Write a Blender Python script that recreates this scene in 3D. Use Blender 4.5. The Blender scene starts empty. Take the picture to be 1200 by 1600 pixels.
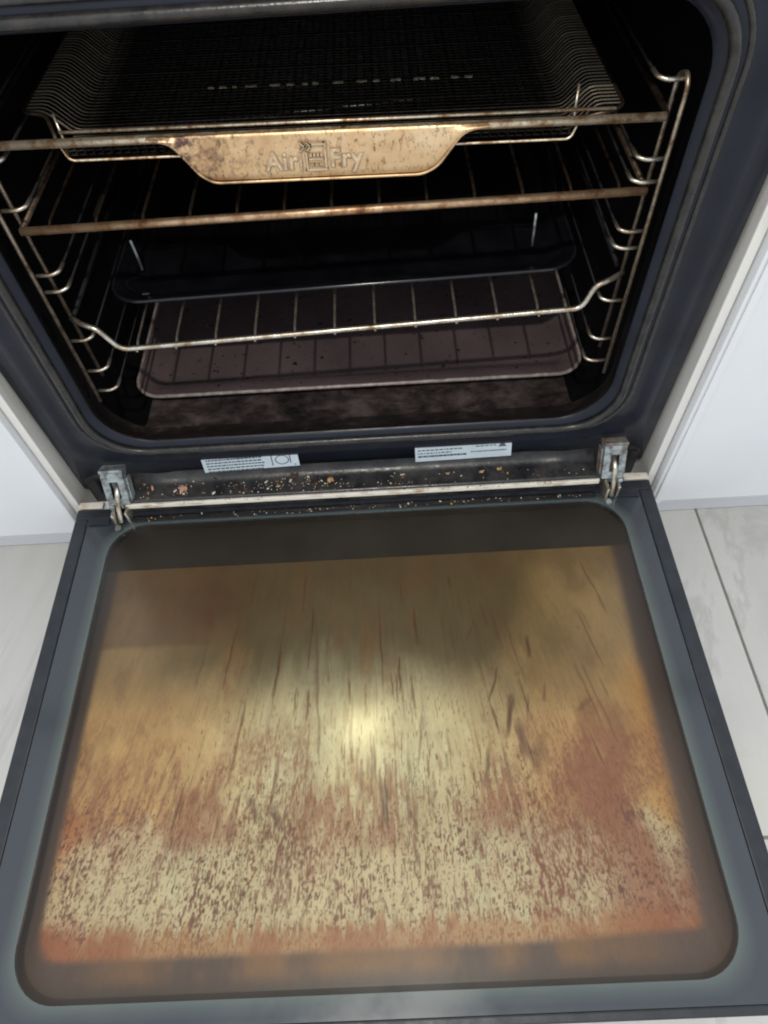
import bpy, bmesh, math, random
import numpy as np
from mathutils import Vector, Matrix
random.seed(7)
C = bpy.context.scene.collection
sc = bpy.context.scene

# ------------------------------------------------------------ camera
cam_d = bpy.data.cameras.new('camera'); cam = bpy.data.objects.new('camera', cam_d); C.objects.link(cam)
rt = Vector((0.99838631, -0.03375136, -0.04566862)); up = Vector((0.05377461, 0.82036591, 0.5693049))
fw = Vector((-0.01825016, 0.57084203, -0.82085706))
m3 = Matrix((rt, up, -fw)).transposed()
cam.matrix_world = Matrix.Translation((0.03554, -0.42855, 0.57592)) @ m3.to_4x4()
cam_d.sensor_width = 36; cam_d.lens = 36 * 1073.85 / 1600; cam_d.clip_start = 0.01; cam_d.clip_end = 50
sc.camera = cam

# ------------------------------------------------------------ light
W = bpy.data.worlds.new('World'); sc.world = W; W.use_nodes = True
W.node_tree.nodes['Background'].inputs[0].default_value = (0.86, 0.93, 1.0, 1)
W.node_tree.nodes['Background'].inputs[1].default_value = 0.98
sc.view_settings.view_transform = 'Standard'; sc.view_settings.look = 'None'
sc.view_settings.exposure = 0; sc.view_settings.gamma = 1

def point(name, loc, e, r, col):
    l = bpy.data.lights.new(name, 'POINT'); l.energy = e; l.shadow_soft_size = r; l.color = col
    o = bpy.data.objects.new(name, l); o.location = loc; C.objects.link(o); return o
point('ceiling_lamp', (-0.02, -0.66, 1.16), 27, 0.010, (1, 0.95, 0.86))
HOOD = (-0.077, 0.126, 1.2)
hl = bpy.data.lights.new('hood_lamp', 'AREA'); hl.shape = 'DISK'; hl.size = 0.05; hl.energy = 1.7; hl.color = (1, 0.88, 0.46)
ho = bpy.data.objects.new('hood_lamp', hl); ho.location = HOOD; C.objects.link(ho)
ho.rotation_euler = (Vector((0, -0.3, 0)) - Vector(HOOD)).to_track_quat('-Z', 'Y').to_euler()

sc.cycles.filter_width = 2.0
# ------------------------------------------------------------ materials
def srgb(r, g, b):
    f = lambda c: (c/255/12.92) if c/255 <= .04045 else ((c/255+.055)/1.055)**2.4
    return (f(r), f(g), f(b), 1)
class N:
    def __init__(s, name):
        s.m = bpy.data.materials.new(name); s.m.use_nodes = True
        s.t = s.m.node_tree; s.n = s.t.nodes; s.l = s.t.links
        s.p = s.n['Principled BSDF']; s.out = s.n['Material Output']
        s.tc = s.n.new('ShaderNodeTexCoord')
    def add(s, k, **kw):
        n = s.n.new(k)
        for a, b in kw.items(): setattr(n, a, b)
        return n
    def link(s, a, b): s.l.new(a, b)
    def noise(s, scale, detail=4, rough=.55, stretch=(1, 1, 1), dist=0):
        mp = s.add('ShaderNodeMapping'); mp.inputs['Scale'].default_value = stretch
        s.link(s.tc.outputs['Object'], mp.inputs[0])
        n = s.add('ShaderNodeTexNoise'); n.inputs['Scale'].default_value = scale
        n.inputs['Detail'].default_value = detail; n.inputs['Roughness'].default_value = rough
        n.inputs['Distortion'].default_value = dist
        s.link(mp.outputs[0], n.inputs['Vector']); return n.outputs[0]
    def ramp(s, src, stops):
        r = s.add('ShaderNodeValToRGB'); e = r.color_ramp.elements
        while len(e) > 1: e.remove(e[-1])
        e[0].position, e[0].color = stops[0]
        for p, c in stops[1:]:
            x = e.new(p); x.color = c
        s.link(src, r.inputs[0]); return r.outputs[0]
    def bump(s, src, strength, dist=.001):
        b = s.add('ShaderNodeBump'); b.inputs['Strength'].default_value = strength; b.inputs['Distance'].default_value = dist
        s.link(src, b.inputs['Height']); s.link(b.outputs[0], s.p.inputs['Normal'])
    def mix(s, fac, a, b):
        n = s.add('ShaderNodeMix', data_type='RGBA')
        for sock, v in ((n.inputs[0], fac), (n.inputs[6], a), (n.inputs[7], b)):
            if hasattr(v, 'links'): s.link(v, sock)
            else: sock.default_value = v
        return n.outputs[2]
def g(v): return (v, v, v, 1)
def mat(name, c1, c2, scale=40, rough=.4, metal=0, rr=None, stretch=(1, 1, 1), lo=.35, hi=.65, bump=0, bscale=300, coat=0, spec=.5):
    n = N(name); f = n.noise(scale, 6, .6, stretch)
    n.link(n.ramp(f, [(lo, c1), (hi, c2)]), n.p.inputs['Base Color'])
    n.p.inputs['Metallic'].default_value = metal; n.p.inputs['Roughness'].default_value = rough
    n.p.inputs['Specular IOR Level'].default_value = spec
    n.p.inputs['Coat Weight'].default_value = coat
    if rr:
        f2 = n.noise(scale*1.7, 5, .6)
        n.link(n.ramp(f2, [(.3, g(rr[0])), (.7, g(rr[1]))]), n.p.inputs['Roughness'])
    if bump: n.bump(n.noise(bscale, 3), bump)
    return n.m
M = {}
M['enamel'] = mat('black_enamel', (.004, .0042, .006, 1), (.009, .009, .012, 1), 25, rr=(.12, .4), bump=.1, bscale=120, spec=.35)
M['frame'] = mat('dark_frame_enamel', (.005, .0065, .013, 1), (.010, .012, .022, 1), 12, rr=(.25, .5), bump=.06, bscale=200, spec=.34)
M['door_metal'] = mat('door_frame_coating', (.013, .015, .021, 1), (.024, .027, .035, 1), 60, rr=(.35, .55), bump=.1, bscale=900)
M['soot'] = mat('sooted_black_enamel', (.004, .004, .0045, 1), (.010, .009, .009, 1), 25, .55, bump=.15, bscale=120, spec=.18)
M['rubber'] = mat('gasket_rubber', (.012, .012, .012, 1), (.034, .030, .027, 1), 90, rr=(.22, .4), bump=.25, bscale=260)
# chrome wire with browned burnt patches
def wire_mat(name, clean, burnt, lo, hi, r=(.2, .45), sc_=70):
    n = N(name); f = n.noise(sc_, 8, .7)
    n.link(n.ramp(f, [(lo, clean), (hi, burnt), (min(hi+.12, 1), (.05, .03, .02, 1))]), n.p.inputs['Base Color'])
    n.p.inputs['Metallic'].default_value = .85
    n.link(n.ramp(f, [(.3, g(r[0])), (.7, g(r[1]))]), n.p.inputs['Roughness'])
    n.bump(n.noise(500, 4), .4, .0006); return n.m
M['chrome'] = wire_mat('greasy_chrome', (.62, .58, .50, 1), (.30, .22, .14, 1), .42, .62)
M['bronze'] = wire_mat('heat_browned_chrome', (.62, .42, .26, 1), (.30, .15, .07, 1), .42, .60, (.3, .55))
M['railwarm'] = wire_mat('cream_browned_rail', (.80, .68, .50, 1), (.38, .22, .11, 1), .44, .60, (.3, .5), 110)
M['runner'] = wire_mat('runner_chrome', (.50, .42, .33, 1), (.20, .13, .08, 1), .45, .62, (.25, .5), 120)
M['mesh'] = wire_mat('mesh_wire', (.020, .017, .014, 1), (.007, .006, .005, 1), .45, .65, (.35, .6), 150)
M['darkwire'] = wire_mat('sooted_wire', (.13, .09, .06, 1), (.035, .022, .016, 1), .4, .62, (.35, .6), 120)
_m = M['mesh']; _t = _m.node_tree; _p = _t.nodes['Principled BSDF']; _src = _p.inputs['Base Color'].links[0].from_socket
_c = _t.nodes.new('ShaderNodeTexCoord'); _s = _t.nodes.new('ShaderNodeSeparateXYZ'); _a = _t.nodes.new('ShaderNodeMath'); _a.operation = 'ABSOLUTE'
_r = _t.nodes.new('ShaderNodeMapRange'); _r.inputs[1].default_value = .155; _r.inputs[2].default_value = .178; _x = _t.nodes.new('ShaderNodeMix'); _x.data_type = 'RGBA'
_t.links.new(_c.outputs['Object'], _s.inputs[0]); _t.links.new(_s.outputs[0], _a.inputs[0]); _t.links.new(_a.outputs[0], _r.inputs[0]); _t.links.new(_r.outputs[0], _x.inputs[0])
_t.links.new(_src, _x.inputs[6]); _x.inputs[7].default_value = (.13, .11, .085, 1); _t.links.new(_x.outputs[2], _p.inputs['Base Color'])  # side bends coloured lighter, standing in for the light they catch
M['slide'] = wire_mat('blackened_slide_wire', (.05, .04, .035, 1), (.02, .014, .012, 1), .4, .62, (.35, .6), 120)
M['zinc'] = wire_mat('zinc_plate', (.36, .41, .42, 1), (.12, .11, .10, 1), .44, .62, (.3, .55), 110)
M['zinc'].node_tree.nodes['Principled BSDF'].inputs['Metallic'].default_value = .35
M['rusty'] = mat('rusted_cap', (.10, .055, .035, 1), (.25, .24, .22, 1), 120, .6)
M['sill'] = mat('greasy_sill', (.012, .012, .014, 1), (.055, .050, .046, 1), 45, rr=(.2, .5), bump=.3, bscale=200, lo=.4, hi=.75)
M['strip'] = mat('cream_trim_strip', (.80, .74, .64, 1), (.42, .30, .19, 1), 60, .4, lo=.5, hi=.72, stretch=(1, 3, 3), metal=.2)
M['tray_black'] = mat('glossy_black_enamel', (.003, .003, .0045, 1), (.008, .008, .010, 1), 30, rr=(.08, .22), spec=.5)
# brown pan with baked on specks
n = N('brown_enamel'); a = n.ramp(n.noise(9, 6), [(.3, (.080, .056, .060, 1)), (.7, (.135, .098, .102, 1))])
sp = n.ramp(n.noise(170, 3, .5), [(.66, g(0)), (.70, g(1))]); n.link(n.mix(sp, a, (.02, .012, .010, 1)), n.p.inputs['Base Color'])
n.link(n.ramp(n.noise(25, 4), [(.3, g(.18)), (.7, g(.34))]), n.p.inputs['Roughness']); n.bump(n.noise(220, 3), .12); M['tray_brown'] = n.m
# cavity floor : black enamel with smeared brown residue
n = N('stained_cavity_floor'); a = n.ramp(n.noise(30, 9, .72, (1, 1.5, 1), .2), [(.36, (.010, .008, .008, 1)), (.5, (.038, .027, .027, 1)), (.68, (.11, .085, .082, 1))])
n.link(a, n.p.inputs['Base Color']); n.link(n.ramp(n.noise(20, 6), [(.35, g(.22)), (.65, g(.55))]), n.p.inputs['Roughness'])
n.bump(n.noise(150, 6), .35); M['floor_stain'] = n.m
n = N('stained_throat'); a = n.ramp(n.noise(30, 9, .72, (1, 1.5, 1), .2), [(.36, (.010, .008, .008, 1)), (.54, (.026, .020, .019, 1)), (.74, (.12, .095, .09, 1))])
sx_ = n.add('ShaderNodeSeparateXYZ'); n.link(n.tc.outputs['Object'], sx_.inputs[0])
mr = n.add('ShaderNodeMapRange'); mr.inputs[1].default_value = .085; mr.inputs[2].default_value = .125; n.link(sx_.outputs[2], mr.inputs[0])
n.link(n.mix(mr.outputs[0], a, (.007, .007, .009, 1)), n.p.inputs['Base Color']); n.link(n.ramp(n.noise(20, 6), [(.35, g(.2)), (.65, g(.5))]), n.p.inputs['Roughness'])
n.bump(n.noise(150, 6), .3); M['throat'] = n.m
# browned sheet steel of the front plate
n = N('browned_plate'); a = n.ramp(n.noise(22, 7, .65), [(.3, (.36, .19, .09, 1)), (.5, (.68, .46, .25, 1)), (.72, (.80, .62, .40, 1))])
b = n.ramp(n.noise(330, 7, .75, (1.1, 1, .6), .3), [(.53, g(0)), (.64, g(.85))]); c = n.mix(b, a, (.19, .10, .055, 1))
gr = n.add('ShaderNodeSeparateXYZ'); n.link(n.tc.outputs['Object'], gr.inputs[0])
mr = n.add('ShaderNodeMapRange'); mr.inputs[1].default_value = -.088; mr.inputs[2].default_value = -.035; mr.inputs[3].default_value = 1; mr.inputs[4].default_value = 0
n.link(gr.outputs[0], mr.inputs[0]); bl = n.ramp(n.noise(130, 6, .7), [(.45, g(0)), (.6, g(1))])
mu = n.add('ShaderNodeMath', operation='MULTIPLY'); n.link(mr.outputs[0], mu.inputs[0]); n.link(bl, mu.inputs[1])
n.link(n.mix(mu.outputs[0], c, (.10, .05, .04, 1)), n.p.inputs['Base Color'])
n.p.inputs['Metallic'].default_value = .55; n.link(n.ramp(n.noise(60, 5), [(.3, g(.3)), (.7, g(.5))]), n.p.inputs['Roughness'])
n.bump(n.noise(180, 5), .35); M['plate'] = n.m
M['letter'] = mat('rubbed_steel_letters', (.74, .60, .42, 1), (.50, .35, .21, 1), 260, .42, metal=.5)
M['grime'] = mat('grime_round_letters', (.26, .16, .09, 1), (.52, .37, .23, 1), 160, .6)  # darker outline behind letters and icon, adds contrast to the emboss
M['white_panel'] = mat('white_cabinet_laminate', (.74, .75, .77, 1), (.80, .81, .83, 1), 3, .3, bump=.03, bscale=30)
M['trim'] = mat('cream_edge_trim', (.76, .74, .70, 1), (.58, .54, .48, 1), 50, .45, lo=.5, hi=.8, stretch=(1, 1, .2))
M['kick'] = mat('grey_kickboard', (.42, .41, .40, 1), (.5, .49, .47, 1), 14, .5)
n = N('pale_marble_tile'); v = n.noise(2.6, 8, .6, (2.2, .7, 1), .8)
a = n.ramp(v, [(.32, (.55, .53, .50, 1)), (.47, (.62, .60, .575, 1)), (.5, (.53, .51, .485, 1)), (.53, (.65, .635, .61, 1)), (.7, (.57, .55, .52, 1))])
b = n.noise(60, 8, .7, (.35, 1.4, 1)); n.link(n.mix(n.ramp(b, [(.56, g(0)), (.78, g(.28))]), a, (.46, .44, .41, 1)), n.p.inputs['Base Color'])
n.link(n.ramp(b, [(.3, g(.28)), (.7, g(.42))]), n.p.inputs['Roughness']); n.bump(b, .15, .0005); M['tile'] = n.m
M['grout'] = mat('grey_grout', (.22, .20, .18, 1), (.30, .28, .25, 1), 80, .9)
M['sticker'] = mat('pale_label_foil', (.40, .47, .52, 1), (.50, .57, .61, 1), 30, .35)
M['ink'] = mat('label_ink', (.045, .055, .07, 1), (.07, .08, .095, 1), 30, .5)
M['crumb_tan'] = mat('toasted_crumb', (.55, .34, .17, 1), (.35, .17, .07, 1), 400, .8)
M['crumb_pale'] = mat('pale_crumb', (.65, .60, .50, 1), (.50, .42, .32, 1), 400, .8)
M['crumb_pink'] = mat('pinkish_crumb', (.60, .36, .26, 1), (.45, .22, .15, 1), 400, .8)
M['crumb_dark'] = mat('burnt_crumb', (.10, .045, .025, 1), (.04, .02, .012, 1), 400, .8)
M['stone'] = mat('benchtop_stone', (.35, .34, .33, 1), (.45, .44, .43, 1), 60, .3)

# ------------------------------------------------------------ mesh helpers
def link(name, me, m=None, parent=None, smooth=True, loc=None):
    o = bpy.data.objects.new(name, me); C.objects.link(o)
    if m is not None and not me.materials: me.materials.append(m)
    if parent: o.parent = parent
    if loc: o.location = loc
    if smooth:
        for p in me.polygons: p.use_smooth = True
    return o
def tag(o, label=None, cat=None, group=None, kind=None):
    if label: o['label'] = label
    if cat: o['category'] = cat
    if group: o['group'] = group
    if kind: o['kind'] = kind
    return o
def empty(name, loc, label, cat, group=None):
    o = bpy.data.objects.new(name, None); C.objects.link(o); o.location = loc; o.empty_display_size = .02
    return tag(o, label, cat, group)
def bm_obj(name, bm, m, parent=None, smooth=True):
    bmesh.ops.recalc_face_normals(bm, faces=bm.faces)
    me = bpy.data.meshes.new(name); bm.to_mesh(me); bm.free()
    return link(name, me, m, parent, smooth)
def fillet(pts, r, seg=5):
    pts = [Vector(p) for p in pts]; out = [pts[0]]
    for i in range(1, len(pts)-1):
        a, b, c = pts[i-1], pts[i], pts[i+1]
        d1 = a-b; d2 = c-b; k = min(r, d1.length*.45, d2.length*.45)
        p1 = b+d1.normalized()*k; p2 = b+d2.normalized()*k
        for s in range(seg+1):
            t = s/seg; out.append(p1*(1-t)**2+b*2*t*(1-t)+p2*t*t)
    out.append(pts[-1]); return out
def tube(bm, pts, r, n=8, closed=False, cap=True):
    pts = [Vector(p) for p in pts]; L = len(pts); rings = []; prev = None
    for i, p in enumerate(pts):
        if closed: d = pts[(i+1) % L]-pts[i-1]
        else: d = pts[min(i+1, L-1)]-pts[max(i-1, 0)]
        d.normalize()
        if prev is None:
            a = Vector((0, 0, 1)) if abs(d.z) < .9 else Vector((1, 0, 0)); u = d.cross(a).normalized()
        else: u = (prev-d*prev.dot(d)).normalized()
        prev = u; w = d.cross(u)
        rings.append([bm.verts.new(p+(u*math.cos(2*math.pi*k/n)+w*math.sin(2*math.pi*k/n))*r) for k in range(n)])
    for i in range(L if closed else L-1):
        a, b = rings[i], rings[(i+1) % L]
        for k in range(n): bm.faces.new((a[k], a[(k+1) % n], b[(k+1) % n], b[k]))
    if cap and not closed: bm.faces.new(rings[0][::-1]); bm.faces.new(rings[-1])
def tube_obj(name, pts, r, m, parent, n=8, closed=False):
    bm = bmesh.new(); tube(bm, pts, r, n, closed); return bm_obj(name, bm, m, parent)
def box(bm, x0, x1, y0, y1, z0, z1, bev=0):
    t = bmesh.new(); bmesh.ops.create_cube(t, size=1)
    for v in t.verts: v.co = Vector(((x0+x1)/2+v.co.x*(x1-x0), (y0+y1)/2+v.co.y*(y1-y0), (z0+z1)/2+v.co.z*(z1-z0)))
    if bev: bmesh.ops.bevel(t, geom=t.edges[:], offset=bev, segments=2, affect='EDGES', profile=.6)
    mp = {v: bm.verts.new(v.co) for v in t.verts}
    for f in t.faces: bm.faces.new([mp[v] for v in f.verts])
    t.free()
def box_obj(name, b, m, parent=None, bev=0):
    bm = bmesh.new(); box(bm, *b, bev); return bm_obj(name, bm, m, parent, smooth=False)
def rrect(x0, x1, y0, y1, r, seg=8):
    out = []
    for cx, cy, a0 in ((x1-r, y0+r, -90), (x1-r, y1-r, 0), (x0+r, y1-r, 90), (x0+r, y0+r, 180)):
        for k in range(seg+1):
            a = math.radians(a0+90*k/seg); out.append((cx+r*math.cos(a), cy+r*math.sin(a)))
    return out
def loft(bm, loops, cap0=False, cap1=False):
    rs = [[bm.verts.new(p) for p in L] for L in loops]; n = len(rs[0])
    for a, b in zip(rs, rs[1:]):
        for k in range(n): bm.faces.new((a[k], a[(k+1) % n], b[(k+1) % n], b[k]))
    if cap0: bm.faces.new(rs[0][::-1])
    if cap1: bm.faces.new(rs[-1])
    return rs

# ============================================================ SETTING
def plain(name, b, m, kind='structure', bev=0, **k):
    o = box_obj(name, b, m, None, bev); tag(o, kind=kind); return o
# floor: grout bed and tiles standing proud of it
FZ = -.15
floor = plain('floor', (-2.2, 2.2, -2.6, 1.2, FZ-.06, FZ-.003), M['grout'])
tile_me = None
for ix in range(-4, 4):
    for iy in range(-5, 2):
        x0 = .4115+ix*.6; y0 = .278+iy*.6
        if abs(x0) > 2 : continue
        if tile_me is None:
            bm = bmesh.new(); box(bm, .0015, .5985, .0015, .5985, -.01, 0, .0012); o = bm_obj('tile', bm, M['tile'], floor, False); tile_me = o.data
        else: o = link('tile', tile_me, None, floor, False)
        o.location = (x0, y0, FZ)
# cabinets left and right
def cabinet(sx, label):
    r = empty('cabinet', (sx*.6, 0, -.043), label, 'cabinet')
    def P(name, x0, x1, y0, y1, z0, z1, m, bev=.0012):
        xs = sorted((sx*x0, sx*x1)); o = box_obj(name, (xs[0], xs[1], y0, y1, z0, z1), m, r, bev)
        o.matrix_parent_inverse = Matrix.Translation((-sx*.6, 0, .043)); return o
    P('side_panel', .3005, .3085, .004, .56, -.043, .60, M['trim'])
    if sx > 0:
        P('door_panel', .3100, 1.0, -.004, .016, -.043, .60, M['white_panel'], .002)
        P('edge_strip', .3135, .3205, -.0065, -.0042, -.043, .60, M['white_panel'], .0009)
    else:
        P('door_panel', .3100, 1.0, -.004, .016, -.043, .60, M['white_panel'], .002)
    P('carcass', .3100, 1.0, .017, .56, -.04, .595, M['white_panel'])
    P('kickboard', .29, 1.0, .055, .07, -.149, -.045, M['white_panel'], 0)
    P('base_strip', .3100, 1.0, .0165, .052, -.056, -.0435, M['white_panel'], .001)
    return r
cabinet(-1, 'white cupboard front on the left of the oven, cream edge trim')
cabinet(1, 'white cupboard front on the right of the oven, double cream edge trim')
bench = plain('benchtop', (-1.6, 1.6, -.03, .62, .602, .64), M['stone'], None, .004)
tag(bench, 'grey stone kitchen benchtop above the oven', 'benchtop')

# ============================================================ OVEN
oven = empty('oven', (0, 0, 0), 'built-in black oven with its dirty glass door folded down open', 'oven')
XO, ZB, ZT = .236, .087, .428
# ---- front frame: lofted from the mouth outwards
def fy(z): return .016*max(0, min(1, (ZB-z)/.055))
prof = [(-.006, .030, .045), (-.003, .006, .046), (.0, .0015, .046), (.012, .0005, .05), (.018, .0035, .05), (.027, .0055, .046), (.032, .0035, .042), (.040, .0035, .03), (.045, .0055, .02)]
loops = []
prof = prof[1:]
for off, y, rad in prof:
    L = rrect(-XO-off, XO+off, ZB-off, ZT+off*.8, rad, 10); loops.append([(x, y+fy(z), z) for x, z in L])
L = rrect(-.2965, .2965, .0, .470, .003, 10); loops.append([(x, .0065+fy(z), z) for x, z in L])
L = rrect(-.2975, .2975, -.001, .471, .003, 10); loops.append([(x, .009+fy(z), z) for x, z in L])
loops.append([(x, .05, z) for x, z in L])
bm = bmesh.new(); loft(bm, loops); bm_obj('front_frame', bm, M['frame'], oven)
# ---- gaskets (two beads round the mouth)
bm = bmesh.new(); L = rrect(-XO-.0055, XO+.0055, ZB-.0055, ZT+.005, .048, 12); tube(bm, [(x, -.0012+fy(z), z) for x, z in L], .0036, 8, True); bm_obj('gasket', bm, M['rubber'], oven)
bm = bmesh.new(); L = rrect(-XO-.0145, XO+.0145, ZB-.0145, ZT+.014, .055, 12); tube(bm, [(x, .0015+fy(z), z) for x, z in L], .0022, 8, True); bm_obj('rim_bead', bm, M['rubber'], oven)
# ---- cavity
CX, CZ0, CZ1, CY = .256, .040, .445, .40
def ring(y, x, z0, z1, r): return [(a, y, b) for a, b in rrect(-x, x, z0, z1, r, 8)]
bm = bmesh.new()
loft(bm, [ring(.0585, CX-.0035, CZ0+.006, CZ1-.006, .05), ring(.062, CX, CZ0+.001, CZ1, .05), ring(CY-.02, CX, CZ0+.001, CZ1, .05), ring(CY-.005, CX-.006, CZ0+.007, CZ1-.006, .045), ring(CY, CX-.02, CZ0+.02, CZ1-.02, .03)], cap1=True)
bm_obj('cavity', bm, M['soot'], oven)
# stained bottom plate
bm = bmesh.new()
L0 = rrect(-.2515, .2515, .050, .385, .035); rs = loft(bm, [[(x, y, .0425) for x, y in L0], [(x*.985, .21+(y-.21)*.98, .0455) for x, y in L0], [(x*.93, .21+(y-.21)*.9, .044) for x, y in L0]], cap1=True)
bm_obj('bottom_plate', bm, M['floor_stain'], oven)
# throat: from the mouth down to the cavity floor
bm = bmesh.new()
def thr(y, off, x, z0, z1, rad): return [(a, y+fy(b)*(1 if y < .02 else 0), b) for a, b in rrect(-x, x, z0, z1, rad, 10)]
loft(bm, [thr(.0052, 0, XO+.0028, ZB-.0028, ZT+.002, .047), thr(.012, 0, XO+.001, ZB-.004, ZT, .048), thr(.022, 0, XO+.004, ZB-.013, ZT, .05), thr(.036, 0, XO+.010, ZB-.028, ZT+.003, .05), thr(.052, 0, XO+.015, ZB-.038, ZT+.006, .05), thr(.062, 0, XO+.017, ZB-.0405, ZT+.008, .05)])
bm_obj('throat', bm, M['throat'], oven)
# fan cover on the rear wall
bm = bmesh.new(); box(bm, -.15, .15, CY-.018, CY-.003, .12, .40, .006); fc = bm_obj('fan_cover', bm, M['soot'], oven, False)
for k in range(12):
    box_obj('slot', (-.09+k*.0155, -.082+k*.0155, CY-.0190, CY-.0175, .18, .33), M['enamel'], fc)
# grill element under the roof
el = [(-.17, .30, .425)]
for k in range(5):
    x = -.15+k*.075; el += [(x, .06 if k % 2 == 0 else .30, .425), (x+.0375, .06 if k % 2 == 0 else .30, .425)] if False else [(x, .30 if k % 2 else .09, .425), (x+.06, .30 if k % 2 else .09, .425)]
tube_obj('heating_element', fillet(el, .02), .0035, M['darkwire'], oven)
# ---- side runners
def runner(s):
    zt, zb = (.369, .143)
    r = tube_obj('side_runner', fillet([(s*.2285, .021, zb-.012), (s*.2285, .021, zt), (s*.2285, .027, zt+.006), (s*.2285, .040, zt), (s*.2285, .046, zb-.004)], .008), .0017, M['runner'], oven)
    # lower foot & second bay
    lv = [.372, .322, .306, .268, .254, .206, .166, .141]
    if s < 0: lv = [.372, .347, .314, .261, .246, .197, .163, .139]
    for z in lv:
        y0 = .030
        p = fillet([(s*.2285, y0-.004, z), (s*.2165, y0-.004, z), (s*.2110, y0-.001, z+.001), (s*.2105, y0+.010, z+.0012)], .004)
        tube_obj('prong', p, .0015, M['chrome'], r, 6)
        tube_obj('slide_wire', [(s*.2105, y0+.0095, z+.0012), (s*.2105, y0+.31, z+.0015), (s*.235, y0+.315, z+.0015)], .0011, M['soot'], r, 6)  # rear run of each prong, coloured dark to suit the dim cavity
    tube_obj('rear_upright', [(s*.2285, .36, zb-.01), (s*.2285, .36, zt)], .0017, M['darkwire'], r, 6)
    tube_obj('rear_upright', [(s*.2285, .345, zb-.01), (s*.2285, .345, zt)], .0017, M['darkwire'], r, 6)
runner(-1); runner(1)
# ---- sill ledge catching crumbs, cream strip in front of it
bm = bmesh.new()
sec = [(.0165, .030), (.0155, .0245), (.0125, .0205), (.006, .0182), (-.008, .0175), (-.0115, .0165), (-.0122, .002)]
rows = []
for i in range(61):
    x = -.238+i*.478/60
    d = .0035*math.exp(-((x+.207)/.014)**2)+.0035*math.exp(-((x-.208)/.014)**2)
    rows.append([bm.verts.new((x, y-(d*.6 if k < 2 else 0), z+(d if 0 < k < 4 else 0))) for k, (y, z) in enumerate(sec)])
for a, b in zip(rows, rows[1:]):
    for k in range(len(sec)-1): bm.faces.new((a[k], a[k+1], b[k+1], b[k]))
bm_obj('sill', bm, M['sill'], oven)
box_obj('trim_strip', (-.240, .2415, -.0152, -.0124, .011, .0172), M['strip'], oven, .0009)
for s in (-1, 1):
    box_obj('trim_strip', tuple(sorted((s*.272, s*.2975)))+(-.004, .004, -.004, .001), M['strip'], oven, .0009)
# ---- control panel above the mouth
bm = bmesh.new(); box(bm, -.2975, .2975, -.012, .02, .475, .60, .004); bm_obj('control_panel', bm, M['door_metal'], oven, False)
# shell behind the face so nothing shines through
bm = bmesh.new()
for b in ((-.29, -.27, .02, .5, -.02, .58), (.27, .29, .02, .5, -.02, .58), (-.29, .29, .02, .5, .46, .58), (-.29, .29, .43, .5, -.02, .58), (-.29, .29, .025, .5, -.02, .030)): box(bm, *b)
bm_obj('outer_shell', bm, M['enamel'], oven, False)

# ---- information stickers on the lower rail
def sticker(x0, x1, zc, h, tilt, kind):
    bm = bmesh.new(); w = x1-x0
    box(bm, -w/2, w/2, -.0006, 0, -h/2, h/2, 0)
    o = bm_obj('sticker', bm, M['sticker'], oven, False)
    o.location = ((x0+x1)/2, .0153, zc); o.rotation_euler = (math.radians(-12), math.radians(tilt), 0)
    rnd = random.Random(3 if kind == 'L' else 5); bm = bmesh.new()
    def bar(a, b, c, d): box(bm, a, b, -.00085, -.0006, c, d)
    if kind == 'L':
        for j in range(5):
            x = -w/2+.004; z = h/2-.0035-j*.0036
            while x < w*.12:
                l = rnd.uniform(.0012, .0042); bar(x, x+l, z-.0009, z+.0006); x += l+.0008
        bar(w*.22, w*.23, -h*.36, h*.36); bar(w*.22, w*.29, h*.33, h*.37)
        bar(w*.41, w*.42, -h*.25, h*.3)
        for k in range(28):
            a = 2*math.pi*k/28; b_ = 2*math.pi*(k+1)/28; rr_ = h*.31; R2 = rr_*.87; cx = w*.33
            vs = [bm.verts.new((cx+r_*math.cos(t)*1.25, -.0009, r_*math.sin(t))) for r_, t in ((rr_, a), (rr_, b_), (R2, b_), (R2, a))]; bm.faces.new(vs)
        for cx, cz in ((w*.2, h*.36), (w*.45, h*.36), (w*.46, -h*.38)): bar(cx-.0007, cx+.0007, cz-.0007, cz+.0007)
    else:
        for j, (a, b_) in enumerate(((-.47, -.05), (-.47, -.12), (-.47, 0.02))):
            x = w*a; z = h/2-.0045-j*.0038
            while x < w*b_:
                l = rnd.uniform(.001, .004); t = .0013 if j == 2 else .0007; bar(x, x+l, z-t, z+t*.7); x += l+(.0005 if j == 2 else .001)
        x = w*.13
        while x < w*.33: l = rnd.uniform(.002, .004); bar(x, x+l, h*.28, h*.34); x += l+.001
        x = w*.08
        while x < w*.44: l = rnd.uniform(.001, .003); bar(x, x+l, -h*.08, -h*.01); x += l+.0007
        vs = [bm.verts.new((w*.36+a, -.0009, h*.2+b)) for a, b in ((0, 0), (.0085, 0), (.0055, .0045), (.003, .0045))]; bm.faces.new(vs)
    p = bm_obj('printed_text', bm, M['ink'], o, False)
    return o
tag(sticker(-.1585, -.0605, .0395, .0185, -2.2, 'L'), 'pale blue sticker with text lines and a circle diagram')
tag(sticker(.0575, .1545, .0375, .0185, -1.2, 'R'), 'pale blue rating sticker with text and a small triangle mark')

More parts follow.
